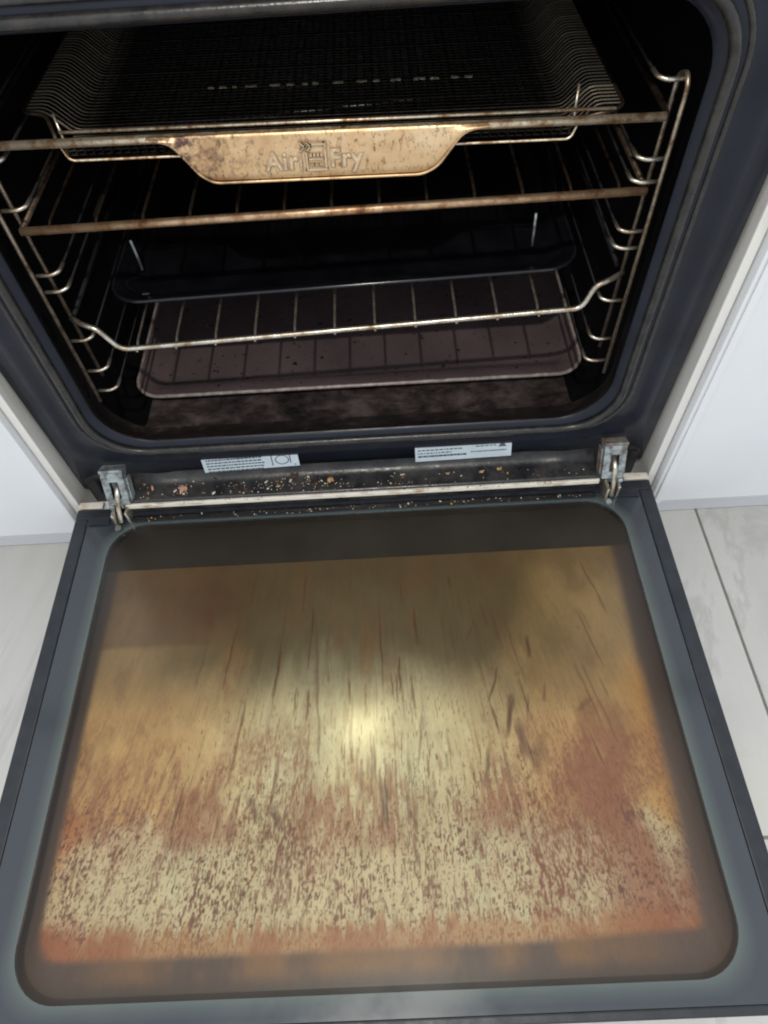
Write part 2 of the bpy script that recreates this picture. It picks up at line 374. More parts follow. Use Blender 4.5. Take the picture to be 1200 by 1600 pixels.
# ---- hinges
def hinge(x, s):
    bm = bmesh.new()   # slotted bracket plate, leaning back
    w_, hh = .0108, .036
    for b in ((-w_, -.0045, 0, .0018, 0, hh), (.0045, w_, 0, .0018, 0, hh), (-.0045, .0045, 0, .0018, .026, hh), (-.0045, .0045, 0, .0018, 0, .007), (-w_, -w_+.0016, .0018, .012, 0, hh), (w_-.0016, w_, .0018, .012, 0, hh)): box(bm, *b)
    bmesh.ops.transform(bm, matrix=Matrix.Translation((x, -.015, .0190)) @ Matrix.Rotation(math.radians(-24), 4, 'X'), verts=bm.verts)
    h = bm_obj('hinge', bm, M['zinc'], oven, False)
    bm = bmesh.new(); box(bm, -w_-.001, w_+.001, -.001, .013, hh, hh+.0035, .001); box(bm, -.0042, .0042, .006, .012, .004, .028); box(bm, -w_-.0022, -w_-.0006, .003, .014, .004, hh-.004, .0005); box(bm, w_+.0006, w_+.0022, .004, .014, .002, hh-.008, .0005)
    bmesh.ops.transform(bm, matrix=Matrix.Translation((x, -.015, .0190)) @ Matrix.Rotation(math.radians(-24), 4, 'X'), verts=bm.verts)
    bm_obj('hinge_cap', bm, M['rusty'] if s > 0 else M['zinc'], h, False)
    bm = bmesh.new()
    tube(bm, fillet([(x+.001, .0, .036), (x+.001, -.012, .030), (x+.001*s, -.018, .018), (x-.001, -.027, .005)], .005), .0026, 7)
    box(bm, x-.0075, x-.0048, -.029, -.006, -.002, .018, .001); box(bm, x+.0048, x+.0075, -.025, -.006, -.002, .016, .001)
    bm_obj('hinge_arm', bm, M['chrome'], h)
    bm = bmesh.new(); bmesh.ops.create_icosphere(bm, subdivisions=2, radius=.0034, matrix=Matrix.Translation((x-.004, -.032, .003)) @ Matrix.Diagonal((1, 1.2, .7, 1))); bm_obj('hinge_rivet', bm, M['zinc'], h)
    bm = bmesh.new(); bmesh.ops.create_icosphere(bm, subdivisions=2, radius=.003, matrix=Matrix.Translation((x+s*.005, -.0215, .024)) @ Matrix.Diagonal((1, .8, 1, 1))); bm_obj('hinge_rivet', bm, M['zinc'], h)
    return h
hinge(-.2450, -1); hinge(.2535, 1)

# ============================================================ DOOR (folded down, lying level)
D = .451
dfr = bmesh.new()
# outer ring frame: side rails, hinge rail, handle rail; glass lies inside
box(dfr, -.2975, -.2840, -D, -.018, -.040, .0008, .0012)
box(dfr, .2840, .2975, -D, -.018, -.040, .0008, .0012)
box(dfr, -.2975, .2975, -.0178, -.0175+.012, -.040, .0008, .0012)
box(dfr, -.2838, .2838, -D, -D+.006, -.040, .0004, .0012)
door = bm_obj('door', dfr, M['door_metal'], oven, False)
box_obj('door_outer_panel', (-.2835, .2835, -D+.0065, -.018, -.040, -.034), M['door_metal'], door)
# raised lip near the hinge
box_obj('hinge_lip', (-.236, .238, -.0250, -.0182, .0012, .0035), M['enamel'], door, .0008)
box_obj('corner_bracket', (-.2830, -.2600, -.0262, -.0185, .0015, .0026), M['door_metal'], door, .0006)
box_obj('corner_bracket', (.2600, .2830, -.0262, -.0185, .0015, .0026), M['door_metal'], door, .0006)
# printed glass border (rounded window inside)
WX0, WX1, WY0, WY1, WR = -.2565, .2610, -.4300, -.0275, .036
n = N('printed_glass_border')
n.p.inputs['Roughness'].default_value = .16
at = n.add('ShaderNodeAttribute', attribute_name='dots')
n.link(n.mix(at.outputs['Fac'], n.ramp(n.noise(7, 3), [(.3, (.028, .034, .044, 1)), (.7, (.038, .046, .057, 1))]), (.085, .105, .100, 1)), n.p.inputs['Base Color'])
n.link(n.ramp(n.noise(18, 6), [(.3, g(.12)), (.7, g(.36))]), n.p.inputs['Roughness'])
n.p.inputs['Coat Weight'].default_value = .6; n.p.inputs['Coat Roughness'].default_value = .12
M['border'] = n.m
def glass_ring(bm, L0, L1, z):
    a = [bm.verts.new((x, y, z)) for x, y in L0]; b = [bm.verts.new((x, y, z)) for x, y in L1]
    k = len(a)
    for i in range(k): bm.faces.new((a[i], a[(i+1) % k], b[(i+1) % k], b[i]))
    return a, b
outer = rrect(-.2835, .2835, -D+.0062, -.0185, .002, 10); win = rrect(WX0, WX1, WY0, WY1, WR, 10)
bm = bmesh.new()
def wring(o, z): return [(x, y, z) for x, y in rrect(WX0-o, WX1+o, WY0-o, WY1+min(o, .006), WR+o*.3, 10)]
loft(bm, [wring(0, 0), wring(.005, 0), wring(.011, 0), [(x, y, .0) for x, y in outer], [(x, y, -.003) for x, y in outer], [(x, y, -.003) for x, y in win], [(x, y, 0) for x, y in win]])
gb = bm_obj('glass_border', bm, M['border'], door, False)
at_ = gb.data.attributes.new('dots', 'FLOAT', 'POINT'); k_ = len(win)
at_.data.foreach_set('value', [(1.0 if i < k_ else .45 if i < 2*k_ else 0) for i in range(len(gb.data.vertices))])
# clear window pane with a thin film of grease
n = N('greasy_glass')
tr = n.add('ShaderNodeBsdfTransparent'); tr.inputs[0].default_value = (.93, .95, .92, 1)
df = n.add('ShaderNodeBsdfDiffuse'); dm = n.ramp(n.noise(6, 5, .6, (1, .5, 1)), [(.3, (.10, .070, .048, 1)), (.7, (.17, .12, .08, 1))]); n.link(dm, df.inputs[0])
gl = n.add('ShaderNodeBsdfGlossy'); n.link(n.ramp(n.noise(14, 6, .65, (1, .4, 1)), [(.3, g(.15)), (.7, g(.27))]), gl.inputs['Roughness'])
fr = n.add('ShaderNodeFresnel'); fr.inputs[0].default_value = 1.40
m1 = n.add('ShaderNodeMixShader'); m2 = n.add('ShaderNodeMixShader')
sx_ = n.add('ShaderNodeSeparateXYZ'); n.link(n.tc.outputs['Object'], sx_.inputs[0])
mr = n.add('ShaderNodeMapRange'); mr.inputs[1].default_value = -.05; mr.inputs[2].default_value = -.33; mr.inputs[3].default_value = .35; mr.inputs[4].default_value = .85; n.link(sx_.outputs[1], mr.inputs[0])
mu = n.add('ShaderNodeMath', operation='MULTIPLY'); n.link(n.ramp(n.noise(11, 7, .65, (1, .35, 1)), [(.35, g(.06)), (.7, g(.17))]), mu.inputs[0]); n.link(mr.outputs[0], mu.inputs[1])
n.link(mu.outputs[0], m1.inputs[0])
n.link(tr.outputs[0], m1.inputs[1]); n.link(df.outputs[0], m1.inputs[2])
n.link(fr.outputs[0], m2.inputs[0]); n.link(m1.outputs[0], m2.inputs[1]); n.link(gl.outputs[0], m2.inputs[2])
n.link(m2.outputs[0], n.out.inputs[0]); M['film'] = n.m
bm = bmesh.new(); bm.faces.new([bm.verts.new((x, y, -.0004)) for x, y in win]); bm_obj('window_pane', bm, M['film'], door, False)
# dark spacer walls and floor of the door's hollow
M['spacer'] = mat('spacer_brown', (.016, .012, .009, 1), (.035, .025, .018, 1), 12, .6)
bm = bmesh.new(); wl = rrect(WX0-.014, WX1+.014, WY0-.012, WY1+.006, .03, 10)
loft(bm, [[(x, y, -.0032) for x, y in wl], [(x, y, -.0215) for x, y in wl]], cap1=True); bm_obj('spacer_frame', bm, M['spacer'], door, False)

# the soiled second pane : stains and painted shade, computed per vertex
PX0, PX1, PY0, PY1 = -.2695, .2740, -.4400, -.0700
PB = -.4030
rng = np.random.default_rng(11)
def vnoise(x, y, seed):
    r = np.random.default_rng(seed); T = r.random((256, 256)).astype(np.float32)
    xi = np.floor(x).astype(int); yi = np.floor(y).astype(int); fx = x-xi; fy_ = y-yi
    fx = fx*fx*(3-2*fx); fy_ = fy_*fy_*(3-2*fy_)
    a = T[xi % 256, yi % 256]; b = T[(xi+1) % 256, yi % 256]; c = T[xi % 256, (yi+1) % 256]; d = T[(xi+1) % 256, (yi+1) % 256]
    return (a*(1-fx)+b*fx)*(1-fy_)+(c*(1-fx)+d*fx)*fy_
def fbm(x, y, seed, o=4, gain=.5):
    s = 0; a = 1; t = 0
    for k in range(o): s = s+a*vnoise(x*2**k+17*k, y*2**k+5*k, seed+k); t += a; a *= gain
    return s/t
def ss(a, b, x): t = np.clip((x-a)/(b-a), 0, 1); return t*t*(3-2*t)
st = .0008; NX = int((PX1-PX0)/st); NY = int((PY1-PY0)/st)
gx, gy = np.meshgrid(np.linspace(PX0, PX1, NX), np.linspace(PY0, PY1, NY))
u = gx; t = (PY1-gy)/(PY1-PB)              # t: 0 hinge side .. 1 handle side
th = np.arctan2(gx, .62-gy)*.95; rr_ = np.hypot(gx, .62-gy)      # streaks fan out from beyond the hinge
def S(w, l, seed, o=3): return fbm(th*1.0/w+50, rr_/l+9, seed, o)
def lin(r, g_, b): return np.array(srgb(r, g_, b)[:3])
def blend(c, col, w): return c*(1-w[..., None])+col*w[..., None]
big = fbm(gx*14+3, gy*9+40, 1, 4); med = fbm(gx*40+3, gy*22+7, 5, 4)
stk = S(.004, .05, 20); fine = S(.0012, .02, 30)
col = np.ones(gx.shape+(3,))*lin(204, 186, 148)
col = blend(col, lin(222, 212, 176), ss(.42, .68, big)*.7)
# golden sides
side = ss(.045, .19, np.abs(u+.01)+.09*(big-.5)+.04*(med-.5))
col = blend(col, lin(202, 156, 98), side*(1-ss(.72, .80, t+.1*(med-.5)))*.85)
# olive brown upper part (grease tint plus a painted-in cast shadow)
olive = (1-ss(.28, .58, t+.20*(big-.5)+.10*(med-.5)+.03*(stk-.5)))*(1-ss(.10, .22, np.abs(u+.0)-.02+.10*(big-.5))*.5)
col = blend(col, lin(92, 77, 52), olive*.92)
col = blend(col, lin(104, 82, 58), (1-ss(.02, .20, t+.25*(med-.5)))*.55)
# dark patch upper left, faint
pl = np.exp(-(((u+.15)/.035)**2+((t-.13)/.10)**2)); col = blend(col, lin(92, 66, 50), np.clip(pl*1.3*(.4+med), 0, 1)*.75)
col = blend(col, lin(226, 216, 180), ss(.38, .62, .15*stk+.85*med)*ss(.42, .55, t)*(1-ss(.66, .78, t))*np.exp(-((u-.01)/.10)**2)*.6)
# shadow step painted into the left corner towards the hinge, ragged hard edge
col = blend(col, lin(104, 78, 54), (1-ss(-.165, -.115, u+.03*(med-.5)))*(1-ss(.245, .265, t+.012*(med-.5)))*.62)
mot = fbm(gx*60+5, gy*36+8, 210, 5, .6); col = col*(1+.34*(mot-.5))[..., None]
col = blend(col, lin(140, 100, 70), ss(.62, .78, fbm(gx*24+60, gy*12+3, 220, 5, .6))*.45*ss(.08, .3, t))
# long vertical drips in the middle
dr = S(.0035, .09, 60, 3); col = blend(col, lin(128, 92, 52), ss(.64, .76, dr)*.22*ss(.05, .2, t)*(1-.85*side))
dr = S(.0018, .05, 64, 3); col = blend(col, lin(112, 70, 42), ss(.70, .77, dr)*.55*ss(.3, .5, t)*(1-.7*side))
# fine grain along the wiping direction
col = col*(1+.16*(fine-.5)+.08*(stk-.5))[..., None]
# red-brown band with fingers
fin = S(.0024, .016, 170, 3)
edge = .70+.05*np.cos(u*13+.6)+.08*(stk-.5)+.20*(med-.5)+.30*(fin-.5)-.05*ss(.10, .22, u)-.05*np.exp(-((u-.03)/.07)**2)
low = .84+.06*(med-.5)+.10*(stk-.5)
band = ss(edge-.08, edge+.06, t)*(1-ss(low-.12, low+.02, t)*(1-ss(.16, .23, u)))
patch = fbm(gx*26+31, gy*16+2, 77, 4)
col = blend(col, lin(162, 108, 80), np.clip(band*(.15+1.1*ss(.36, .60, patch*.7+.3*S(.0022, .012, 140, 3))), 0, 1)*.80)
# right side red-brown field
rb = ss(.11, .20, u+.10*(med-.5)+.05*(stk-.5))*ss(.50, .66, t+.18*(big-.5)+.1*(med-.5))
col = blend(col, lin(160, 102, 76), rb*.62*ss(.30, .58, patch*.8+.2*fine+.22*ss(.7, .95, t)))
col = blend(col, lin(196, 140, 68), ss(.215, .245, u)*ss(.3, .45, t)*(1-ss(.7, .85, t))*.7)
# orange at the far left edge and left corner
col = blend(col, lin(205, 128, 66), (1-ss(-.25, -.225, u+.02*(stk-.5)))*ss(.62, .8, t)*.8)
col = blend(col, lin(172, 84, 62), (1-ss(-.25, -.19, u+.05*(med-.5)))*ss(.90, .97, t+.05*(stk-.5))*.85)
# pale crusty zone
crust = ss(.74, .86, t+.10*(stk-.5)+.22*(mot-.5)+.10*(patch-.5))*(1-ss(.91, .97, t+.05*(stk-.5)+.03*(med-.5)))*(1-ss(.16, .22, u+.09*(patch-.5)))
col = blend(col, lin(216, 194, 158), crust*.80*ss(.28, .5, fbm(gx*70, gy*40, 90, 3)+.08))
# speckles : two sizes, following the fan
w1 = S(.0012, .0034, 100, 2); w2 = S(.0021, .0060, 110, 2); dens = fbm(gx*30+9, gy*22, 95, 3)
zone = ss(.46, .84, t+.12*(med-.5)); z2 = zone*(1-.35*(1-zone))
thr = .855-.19*zone-.42*(dens-.5)-.015*ss(.0, .2, u)
col = blend(col, lin(122, 76, 56), ss(thr, thr+.09, w1)*(.30+.6*zone)*(.55+.9*np.clip(dens, 0, .5)))
thr2 = .925-.17*zone-.22*(dens-.5)
col = blend(col, lin(136, 82, 60), ss(thr2, thr2+.07, w2)*(.2+.5*zone))
# clustered fingers of denser dirt in the centre
w3 = S(.0007, .0024, 150, 2); col = blend(col, lin(110, 64, 48), ss(.80-.14*zone-.16*(dens-.5), .90-.14*zone, w3)*(.2+.5*zone))
blob = fbm(gx*260+4, gy*190, 160, 3, .6); col = blend(col, lin(96, 56, 44), ss(.70-.10*(dens-.5), .76, blob)*zone*.55)
dp = S(.0011, .0100, 180, 2); col = blend(col, lin(122, 72, 44), ss(.79-.10*ss(.3, .7, t), .87-.10*ss(.3, .7, t), dp)*ss(.22, .5, t)*(1-ss(.15, .23, np.abs(u)))*.7)
cl = ss(.56, .70, S(.006, .03, 130, 4))*ss(.60, .78, t)*(1-ss(.9, .97, t))
col = blend(col, lin(126, 76, 56), cl*.6*ss(.3, .6, w1))
# orange-brown strip along the handle side
ob = ss(.935, .975, t+.06*(stk-.5)+.04*(fine-.5)); col = blend(col, lin(178, 124, 80), ob*.68)
col = blend(col, lin(160, 92, 58), ob*ss(.5, .65, med)*.5)
# individual long drips and smears: x, t centre, half width, half length (in t), lean, depth
for (dx, dt, hw, hl_, ln, k) in ((-.043, .45, .0012, .17, .10, .6), (-.046, .30, .0012, .13, .0, .35), (.124, .50, .0030, .060, -.22, .95), (.132, .56, .0045, .055, .05, .8), (.114, .41, .0012, .05, -.3, .85), (.150, .31, .0020, .035, .0, .95), (.098, .26, .0013, .03, -.2, .7), (.158, .44, .0013, .03, -.1, .6), (.141, .48, .0012, .04, -.1, .6), (.045, .55, .0012, .08, -.2, .6), (.100, .62, .002, .06, -.2, .6), (.012, .70, .0035, .06, 0, .6), (-.006, .64, .002, .05, 0, .6), (-.15, .17, .005, .05, .1, .5), (.143, .60, .007, .05, -.2, .6), (-.075, .72, .003, .04, .2, .6), (.19, .48, .004, .02, -.3, .5), (-.095, .70, .004, .04, .3, .5)):
    yy = (t-dt)/hl_; xx = (gx-dx-ln*.02*yy-.0025*(fbm(t*22+dx*90, t*0+3, 7, 2)-.5))/(hw*(.5+.9*fbm(t*30, t*0+dx*50, 9, 2)))
    col = blend(col, lin(98, 58, 44), np.clip(1-xx*xx*.6, 0, 1)*np.clip(1-yy*yy, 0, 1)**.6*k)
rd = np.random.default_rng(5)
for q_ in range(70):      # thin dark runs, most in the middle of the pane
    dx = rd.normal(.02, .10); dt = rd.uniform(.08, .72); hl_ = rd.uniform(.02, .11); hw = rd.uniform(.0006, .0013); k = rd.uniform(.35, .8)
    ang = dx/.70; yy = (t-dt)/hl_; xx = (gx-dx-(t-dt)*.333*ang*.8-.002*(fbm(t*26+q_*3, t*0+q_, 7, 2)-.5))/(hw*(.5+.9*fbm(t*40, t*0+q_, 9, 2)))
    msk = (np.abs(xx) < 2) & (np.abs(yy) < 1)
    wv = np.where(msk, np.clip(1.3-xx*xx*.8, 0, 1)*np.clip(1-yy*yy, 0, 1)**.5*k, 0); col = blend(col, lin(96, 58, 38), np.clip(wv, 0, 1))
ptc = fbm(gx*18+70, gy*12+20, 240, 5, .62)
col = blend(col, lin(150, 94, 66), ss(.55, .70, ptc)*ss(.35, .62, t)*.55*(.5+.8*ss(.4, .6, w1)))
col = blend(col, lin(160, 84, 58), ss(.88, 1.0, t)*(ss(.12, .24, np.abs(u)))*.38)
col = blend(col, lin(126, 84, 56), ss(.56, .74, fbm(gx*40+3, gy*16+9, 250, 5, .62))*(1-ss(.5, .7, t))*.28)
col = col**1.10
col = col*.98
inner = ss(-.2545, -.2470, u+.004*(t-.3)+.003*(big-.5)-.004*(t-.5))*(1-ss(.2400, .2550, u+.007*(t-.2)+.006*(med-.5)))
cr_ = np.hypot(np.clip(np.abs(u-.0)-.222, 0, 1), np.clip(t-.93, 0, 1)*.33)
inner = inner*(1-ss(.990, 1.012, t+.012*(u>0)*ss(.1,.25,u)+.004*(big-.5)))*(1-ss(.024, .034, cr_))
ringc = np.ones(col.shape)*lin(92, 72, 64); ringc = ringc*(1+.3*(big-.5)+.2*(stk-.5))[..., None]
ringc = blend(ringc, lin(136, 96, 62), (1-ss(.02, .06, np.abs(t-1.01)))*ss(.25, .6, med)*(1-ss(.15, .24, np.abs(u)))*.85)
ringc = blend(ringc, lin(62, 54, 50), ss(1.03, 1.10, t)*.8)
ringc = blend(ringc, lin(60, 54, 52), ss(.252, .266, np.abs(u-.002))*.7)
ringc = blend(ringc, lin(66, 50, 44), (1-ss(.3, .8, t))*.7)
col = col*inner[..., None]+ringc*(1-inner[..., None])
col = np.clip(col, .01, .9)
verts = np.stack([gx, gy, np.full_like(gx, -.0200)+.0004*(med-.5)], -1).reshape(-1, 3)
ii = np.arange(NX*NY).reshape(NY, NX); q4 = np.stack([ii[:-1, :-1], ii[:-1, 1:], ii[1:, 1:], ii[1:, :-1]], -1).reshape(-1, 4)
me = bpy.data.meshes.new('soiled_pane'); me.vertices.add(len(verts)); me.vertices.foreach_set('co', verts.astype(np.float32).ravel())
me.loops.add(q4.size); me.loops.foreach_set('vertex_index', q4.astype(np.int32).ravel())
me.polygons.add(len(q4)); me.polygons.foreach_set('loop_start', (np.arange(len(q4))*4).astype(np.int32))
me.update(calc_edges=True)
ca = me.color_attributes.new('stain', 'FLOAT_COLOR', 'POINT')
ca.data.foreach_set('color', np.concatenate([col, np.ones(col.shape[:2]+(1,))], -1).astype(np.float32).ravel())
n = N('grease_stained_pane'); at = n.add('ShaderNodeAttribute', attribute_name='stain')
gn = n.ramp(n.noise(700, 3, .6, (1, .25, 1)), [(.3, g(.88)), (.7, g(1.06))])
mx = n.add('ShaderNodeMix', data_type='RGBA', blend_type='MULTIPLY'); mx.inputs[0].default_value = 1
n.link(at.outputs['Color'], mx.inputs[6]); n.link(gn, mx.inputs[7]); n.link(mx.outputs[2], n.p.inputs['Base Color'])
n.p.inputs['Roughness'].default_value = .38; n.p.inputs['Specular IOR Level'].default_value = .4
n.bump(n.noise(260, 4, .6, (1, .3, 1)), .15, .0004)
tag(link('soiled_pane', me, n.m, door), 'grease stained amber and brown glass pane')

# ============================================================ AIR FRY TRAY
def tilt(o, deg): o.rotation_euler = (0, math.radians(deg), 0)
af = empty('air_fry_tray', (0, .026, .354), 'air fry mesh tray with embossed tan front plate, top of the oven', 'oven tray')
tilt(af, 1.1)
tube_obj('front_rail', [(-.222, 0, 0), (.222, 0, 0)], .0028, M['railwarm'], af, 10)
# plate: trapezoid with rounded lower corners, slight outward curl at the bottom
bm = bmesh.new()
def plate_outline(k):
    pts = fillet([(-.112, 0, .0015), (-.097, 0, -.0005), (-.082, 0, -.0228), (-.074, 0, -.0280), (.066, 0, -.0280), (.076, 0, -.0228), (.092, 0, -.0005), (.108, 0, .0015)], .010, 6)
    return pts
half = plate_outline(0)
NXp, NZp = 90, 14
def bottom(x):
    for a, b in zip(half, half[1:]):
        if a.x <= x <= b.x and b.x > a.x: return a.z+(b.z-a.z)*(x-a.x)/(b.x-a.x)
    return 0
front, back = [], []
for i in range(NXp+1):
    x = -.1115+.219*i/NXp; zb = bottom(x); f_, b_ = [], []
    for j in range(NZp+1):
        s_ = j/NZp; z = .0025+(zb-.0025)*s_; y = -.0035-.0025*s_-.0012*math.sin(math.pi*s_)
        if s_ > .85: y += .0025*((s_-.85)/.15)**2
        f_.append(bm.verts.new((x, y, z))); b_.append(bm.verts.new((x, y+.0012, z+.0002)))
    front.append(f_); back.append(b_)
for i in range(NXp):
    for j in range(NZp):
        bm.faces.new((front[i][j], front[i][j+1], front[i+1][j+1], front[i+1][j])); bm.faces.new((back[i][j], back[i+1][j], back[i+1][j+1], back[i][j+1]))
    bm.faces.new((front[i][NZp], back[i][NZp], back[i+1][NZp], front[i+1][NZp])); bm.faces.new((front[i][0], front[i+1][0], back[i+1][0], back[i][0]))
plate = bm_obj('front_plate', bm, M['plate'], af)
for seg_ in (half,):
    tube_obj('rolled_edge', [(p.x, -.0052, p.z) for p in seg_], .0009, M['plate'], plate, 6)
def text_mesh(s, size, x, z, name, m_=None, off=0, ext=.0007, yy=-.0068):
    c = bpy.data.curves.new(name, 'FONT'); c.body = s; c.size = size; c.extrude = ext; c.offset = off; c.bevel_depth = .00028; c.bevel_resolution = 1; c.space_character = 1.06
    tmp = bpy.data.objects.new('t', c); C.objects.link(tmp); dg = bpy.context.evaluated_depsgraph_get()
    me_ = bpy.data.meshes.new_from_object(tmp.evaluated_get(dg)); bpy.data.objects.remove(tmp)
    me_.materials.clear()
    o = link(name, me_, m_ or M['letter'], plate, False); o.location = (x, yy, z); o.rotation_euler = (math.radians(86), 0, 0); return o
text_mesh('Air', .0158, -.0375, -.0198, 'lettering_grime', M['grime'], .0007, .0003, -.0064); text_mesh('Fry', .0158, .0045, -.0190, 'lettering_grime', M['grime'], .0007, .0003, -.0064)
text_mesh('Air', .0158, -.0375, -.0198, 'embossed_lettering'); text_mesh('Fry', .0158, .0045, -.0190, 'embossed_lettering')
bm = bmesh.new(); yb = -.0078; yb2 = -.0062
bmg = bmesh.new()
def eb(x0, x1, z0, z1): box(bm, x0, x1, yb, yb2, z0, z1, .0003); box(bmg, x0-.0007, x1+.0007, -.0068, -.0058, z0-.0007, z1+.0007)
eb(-.0150, -.0138, -.021, -.010); eb(-.0110, -.0098, -.021, -.0090)
eb(-.0110, .0026, -.0212, -.0200); eb(.0014, .0026, -.0200, -.0035); eb(-.0065, .0014, -.0047, -.0035)
for k in range(4): eb(-.0082+k*.0023, -.0068+k*.0023, -.0120, -.0105)
eb(-.0088, .0004, -.0142, -.0132)
for k in range(3): eb(-.0082+k*.003, -.0062+k*.003, -.0178, -.0170)
for cx in (-.0140, -.0100):
    for sg in (1, -1):
        for q_ in range(4): eb(cx+q_*.0006, cx+q_*.0006+.0009, -.0055+sg*(.0024-q_*.0006)-.0005, -.0055+sg*(.0024-q_*.0006)+.0005)
bm_obj('icon_grime', bmg, M['grime'], plate, False)
bm_obj('embossed_icon', bm, M['letter'], plate, False)
# mesh basket
bx = .150; bm = bmesh.new()
def prof_x(y):   # cross wire from rim to rim; the flanges start a little behind the front
    L_ = [(-.200, y, .003), (-.187, y, .003)] if y > .036 else []
    R_ = [(.180, y, .003), (.196, y, .003)] if y > .012 else []
    return L_+[(-.172, y, -.0125), (.166, y, -.0125)]+R_
y = .010
k = 0
while y < .30:
    tube(bm, fillet(prof_x(y), .004, 2), .00075 if k % 6 else .0011, 4, cap=False); y += .0048; k += 1
o = bm_obj('cross_wires', bm, M['mesh'], af); tag(o, kind='stuff')
bm = bmesh.new(); x = -.168; k = 0
while x < .166:
    tube(bm, fillet([(x, .003, .001), (x, .006, -.011), (x, .012, -.0135), (x, .30, -.0135)], .003, 2), .0007 if k % 5 else .001, 4, cap=False); x += .0058; k += 1
o = bm_obj('long_wires', bm, M['mesh'], af); tag(o, kind='stuff')
tube_obj('basket_rim', fillet([(-.172, .006, -.002), (-.185, .034, .003), (-.201, .036, .003), (-.201, .30, .003), (.197, .30, .003), (.197, .008, .003), (.165, .004, -.001)], .01), .0014, M['darkwire'], af)
tube_obj('lower_front_wire', fillet([(-.172, .006, -.003), (-.168, .004, -.0135), (.164, .004, -.0135), (.168, .006, -.003)], .004), .0009, M['railwarm'], af)
tube_obj('upper_front_wire', [(-.168, .0045, .0045), (.190, .0045, .0045)], .0011, M['railwarm'], af, 6)
tube_obj('corner_post', [(-.170, .012, -.010), (-.173, .018, .010)], .0011, M['chrome'], af, 6)
tube_obj('corner_post', [(.166, .012, -.008), (.167, .018, .014)], .0011, M['chrome'], af, 6)
tube_obj('side_rail', fillet([(-.222, 0, 0), (-.2245, .01, 0), (-.2245, .31, 0)], .004), .0022, M['darkwire'], af)
tube_obj('side_rail', fillet([(.222, 0, 0), (.2245, .01, 0), (.2245, .31, 0)], .004), .0022, M['darkwire'], af)
x = -.086
rn = random.Random(4)
while x < .105:
    w = rn.uniform(.003, .009); box_obj('rib_tab', (x, x+w, .094, .0955, -.0120, -.0106), M['chrome'], af); x += w+rn.uniform(.003, .011)  # chrome tabs standing in for a row of glints through the mesh

# ============================================================ UPPER SHELF
def shelf(name, z, y, tl, label, rail_m, rail_r, wire_m, hooks, xoff=0):
    t_ = empty(name, (xoff, y, z), label, 'oven shelf'); tilt(t_, tl)
    if hooks:
        tube_obj('front_rail', fillet([(-.228, .014, .027), (-.216, .004, .027), (-.205, .001, .024), (-.193, 0, .001), (.198, 0, .001), (.2065, .001, .022), (.217, .003, .024), (.230, .012, .024)], .008), rail_r, rail_m, t_, 10)
        zs = .028; xs = .226
    else:
        tube_obj('front_rail', [(-.224, 0, 0), (.224, 0, 0)], rail_r, rail_m, t_, 10); zs = 0; xs = .224
    for s in (-1, 1): tube_obj('side_rail', [(s*xs, .016 if hooks else .001, zs), (s*xs, .33, zs)], .0022, M['soot'] if hooks else wire_m, t_, 8)
    tube_obj('rear_rail', [(-xs, .33, zs), (xs, .33, zs)], .0022, wire_m, t_, 8)
    me_ = None
    xw = -.180 if hooks else -.205
    while xw < (.178 if hooks else .21):
        if me_ is None:
            b2 = bmesh.new(); tube(b2, fillet([(0, -.0015, -rail_r*.8), (0, .004, -rail_r*.6), (0, .010, .0012), (0, .33, .0012 if not hooks else .004)], .003, 3), .0012, 6); o = bm_obj('wire', b2, wire_m, t_); me_ = o.data
        else: o = link('wire', me_, None, t_)
        o.location = (xw, 0, 0); xw += .0343
    for s in (.10, .20):
        tube_obj('cross_brace', [(-xs+.012, s, -.0012), (xs-.012, s, -.0012)], .0013, wire_m, t_, 6) if not hooks else None
    return t_
shelf('oven_shelf', .2970, .029, -.25, 'flat wire oven shelf with browned bronze front rail, directly below the air fry plate', M['bronze'], .0031, M['darkwire'], False)
shelf('oven_shelf', .1880, .030, -2.2, 'wire oven shelf with bent-up hook ends and dropped front rail, lowest shelf', M['chrome'], .0023, M['chrome'], True)

# ============================================================ TRAYS
def pan(name, z, x0, x1, y0, y1, depth, m, label, r=.03, lip=.010, tl=0):
    cx = (x0+x1)/2; t_ = empty(name, (cx, y0, z), label, 'baking tray'); tilt(t_, tl)
    hx = (x1-x0)/2; L = y1-y0
    def lp(o, zz): return [(a, b, zz) for a, b in rrect(-hx+o, hx-o, o, L-o, max(r-o*.8, .006), 8)]
    bm = bmesh.new()
    loft(bm, [lp(.0015, -.0025), lp(0, -.0012), lp(.0012, .0004), lp(.003, .0002), lp(lip, -.0012), lp(lip+.003, -.004), lp(lip+.008, -depth+.003), lp(lip+.013, -depth)], cap1=True)
    o = bm_obj('pan_body', bm, m, t_)
    bm = bmesh.new(); tube(bm, lp(.0012, -.0006), .0021 if 'mauve' in label else .0018, 6, True); bm_obj('rolled_rim', bm, M['rim_'+('b' if 'black' in label else 'p')], t_)
    return t_
M['rim_b'] = mat('black_enamel_rim', (.008, .008, .011, 1), (.014, .014, .018, 1), 50, .16)
M['rim_p'] = mat('brown_enamel_rim', (.20, .15, .14, 1), (.42, .36, .33, 1), 120, .3)
b_ = pan('baking_tray', .207, -.205, .203, .064, .365, .012, M['tray_black'], 'glossy black enamel baking tray resting on the lowest wire shelf', tl=-1.2)
box_obj('clip', (-.003, .003, 0, .001, 0, .001), M['chrome'], b_).location = (-.175, .02, -.008)  # small bright bar added along with the glint rods
br = pan('baking_tray', .0575, -.238, .242, .096, .372, .0095, M['tray_brown'], 'mauve brown enamel baking tray on the oven floor, below everything else', lip=.017)
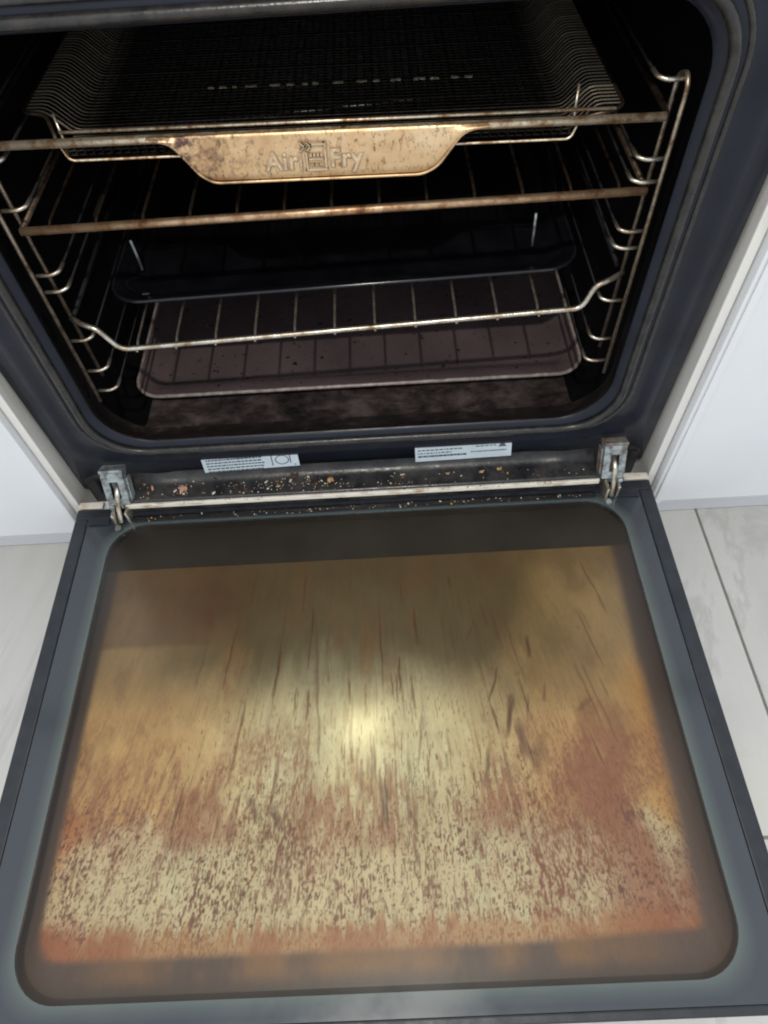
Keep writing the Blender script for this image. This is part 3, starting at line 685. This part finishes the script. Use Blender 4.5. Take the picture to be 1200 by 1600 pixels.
# upright rods standing in for two glints in the black tray
for (x_, h_) in ((-.186, .030), (.166, .031)):
    tube_obj('upright_pin', [(x_+.003, .044 if x_ > 0 else .054, -.006), (x_+.003, .044 if x_ > 0 else .054, -.006+h_)], .0012, M['zinc'], b_, 6)

# ============================================================ CRUMBS
def crumb_bm(bm, p, r, rnd):
    mt = Matrix.Translation(p) @ Matrix.Rotation(rnd.uniform(0, 6.3), 4, 'Z') @ Matrix.Rotation(rnd.uniform(-.5, .5), 4, 'X') @ Matrix.Diagonal((r*rnd.uniform(.7, 2.0), r*rnd.uniform(.5, 1.1), r*rnd.uniform(.3, .7), 1))
    ret = bmesh.ops.create_icosphere(bm, subdivisions=1, radius=1, matrix=mt)
    for v in ret['verts']: v.co += Vector([rnd.uniform(-.22, .22)*r for _ in range(3)])
rnd = random.Random(21)
clumps = [(rnd.choice([rnd.uniform(-.23, 0), rnd.uniform(-.23, .17)]), rnd.uniform(-.006, .010)) for _ in range(16)]
for mk, cnt in (('crumb_tan', 90), ('crumb_pale', 150), ('crumb_dark', 190)):
    bm = bmesh.new()
    for k in range(cnt):
        cc = rnd.choice(clumps); x = rnd.choice([rnd.uniform(-.23, .235), rnd.gauss(cc[0], .012), rnd.gauss(cc[0], .006)])
        if abs(x) > .23: continue
        r_ = rnd.choice([.0004, .0005, .0006, .0008, .0015 if rnd.random() < .35 else .0007])
        crumb_bm(bm, (x, rnd.uniform(-.009, .011), .0183+r_*.4), r_, rnd)
    for k in range(cnt//3):     # on the door just in front of the strip, and a few over the frame
        r_ = rnd.choice([.0004, .0005, .0008]); crumb_bm(bm, (rnd.uniform(-.23, .23), rnd.uniform(-.026, -.020), .0037), r_, rnd)
    for k in range(cnt//8): crumb_bm(bm, (rnd.uniform(-.2, .2), rnd.uniform(-.0165, -.0125), .0175), .0006, rnd)
    bm2 = bm_obj('crumbs', bm, M[mk], None, False); tag(bm2, {'crumb_tan': 'toasted tan food crumbs scattered along the black oven sill', 'crumb_pale': 'tiny pale food crumbs scattered along the black oven sill', 'crumb_dark': 'tiny burnt dark food crumbs scattered along the black oven sill'}[mk], 'crumbs', None, 'stuff')
for (x, yy, r_, mk, lb) in ((-.214, .004, .0034, 'crumb_pink', 'large pinkish crumb on the sill, closest to the left hinge'), (-.183, .000, .0042, 'crumb_pink', 'pale pink crumb on the sill, left of the left sticker'), (-.225, .010, .0030, 'crumb_tan', 'golden crumb tucked beside the left hinge bracket'), (-.068, .010, .0040, 'crumb_dark', 'reddish brown burnt flake below the right end of the circle sticker'), (-.031, .002, .0032, 'crumb_tan', 'orange tan crumb on the sill between the two stickers'), (-.150, .012, .0033, 'crumb_dark', 'dark brown crumb on the sill below the left end of the circle sticker'), (.142, .004, .0026, 'crumb_tan', 'golden crumb below the right end of the rating sticker'), (.124, .002, .0024, 'crumb_tan', 'tan flake below the middle of the rating sticker')):
    bm = bmesh.new(); crumb_bm(bm, (0, 0, 0), r_, rnd); crumb_bm(bm, (r_*.8, r_*.3, 0), r_*.6, rnd)
    o = bm_obj('crumb', bm, M[mk], None, False); o.location = (x, yy, .0185+r_*.4); tag(o, lb, 'crumb', 'large crumbs on the oven sill')
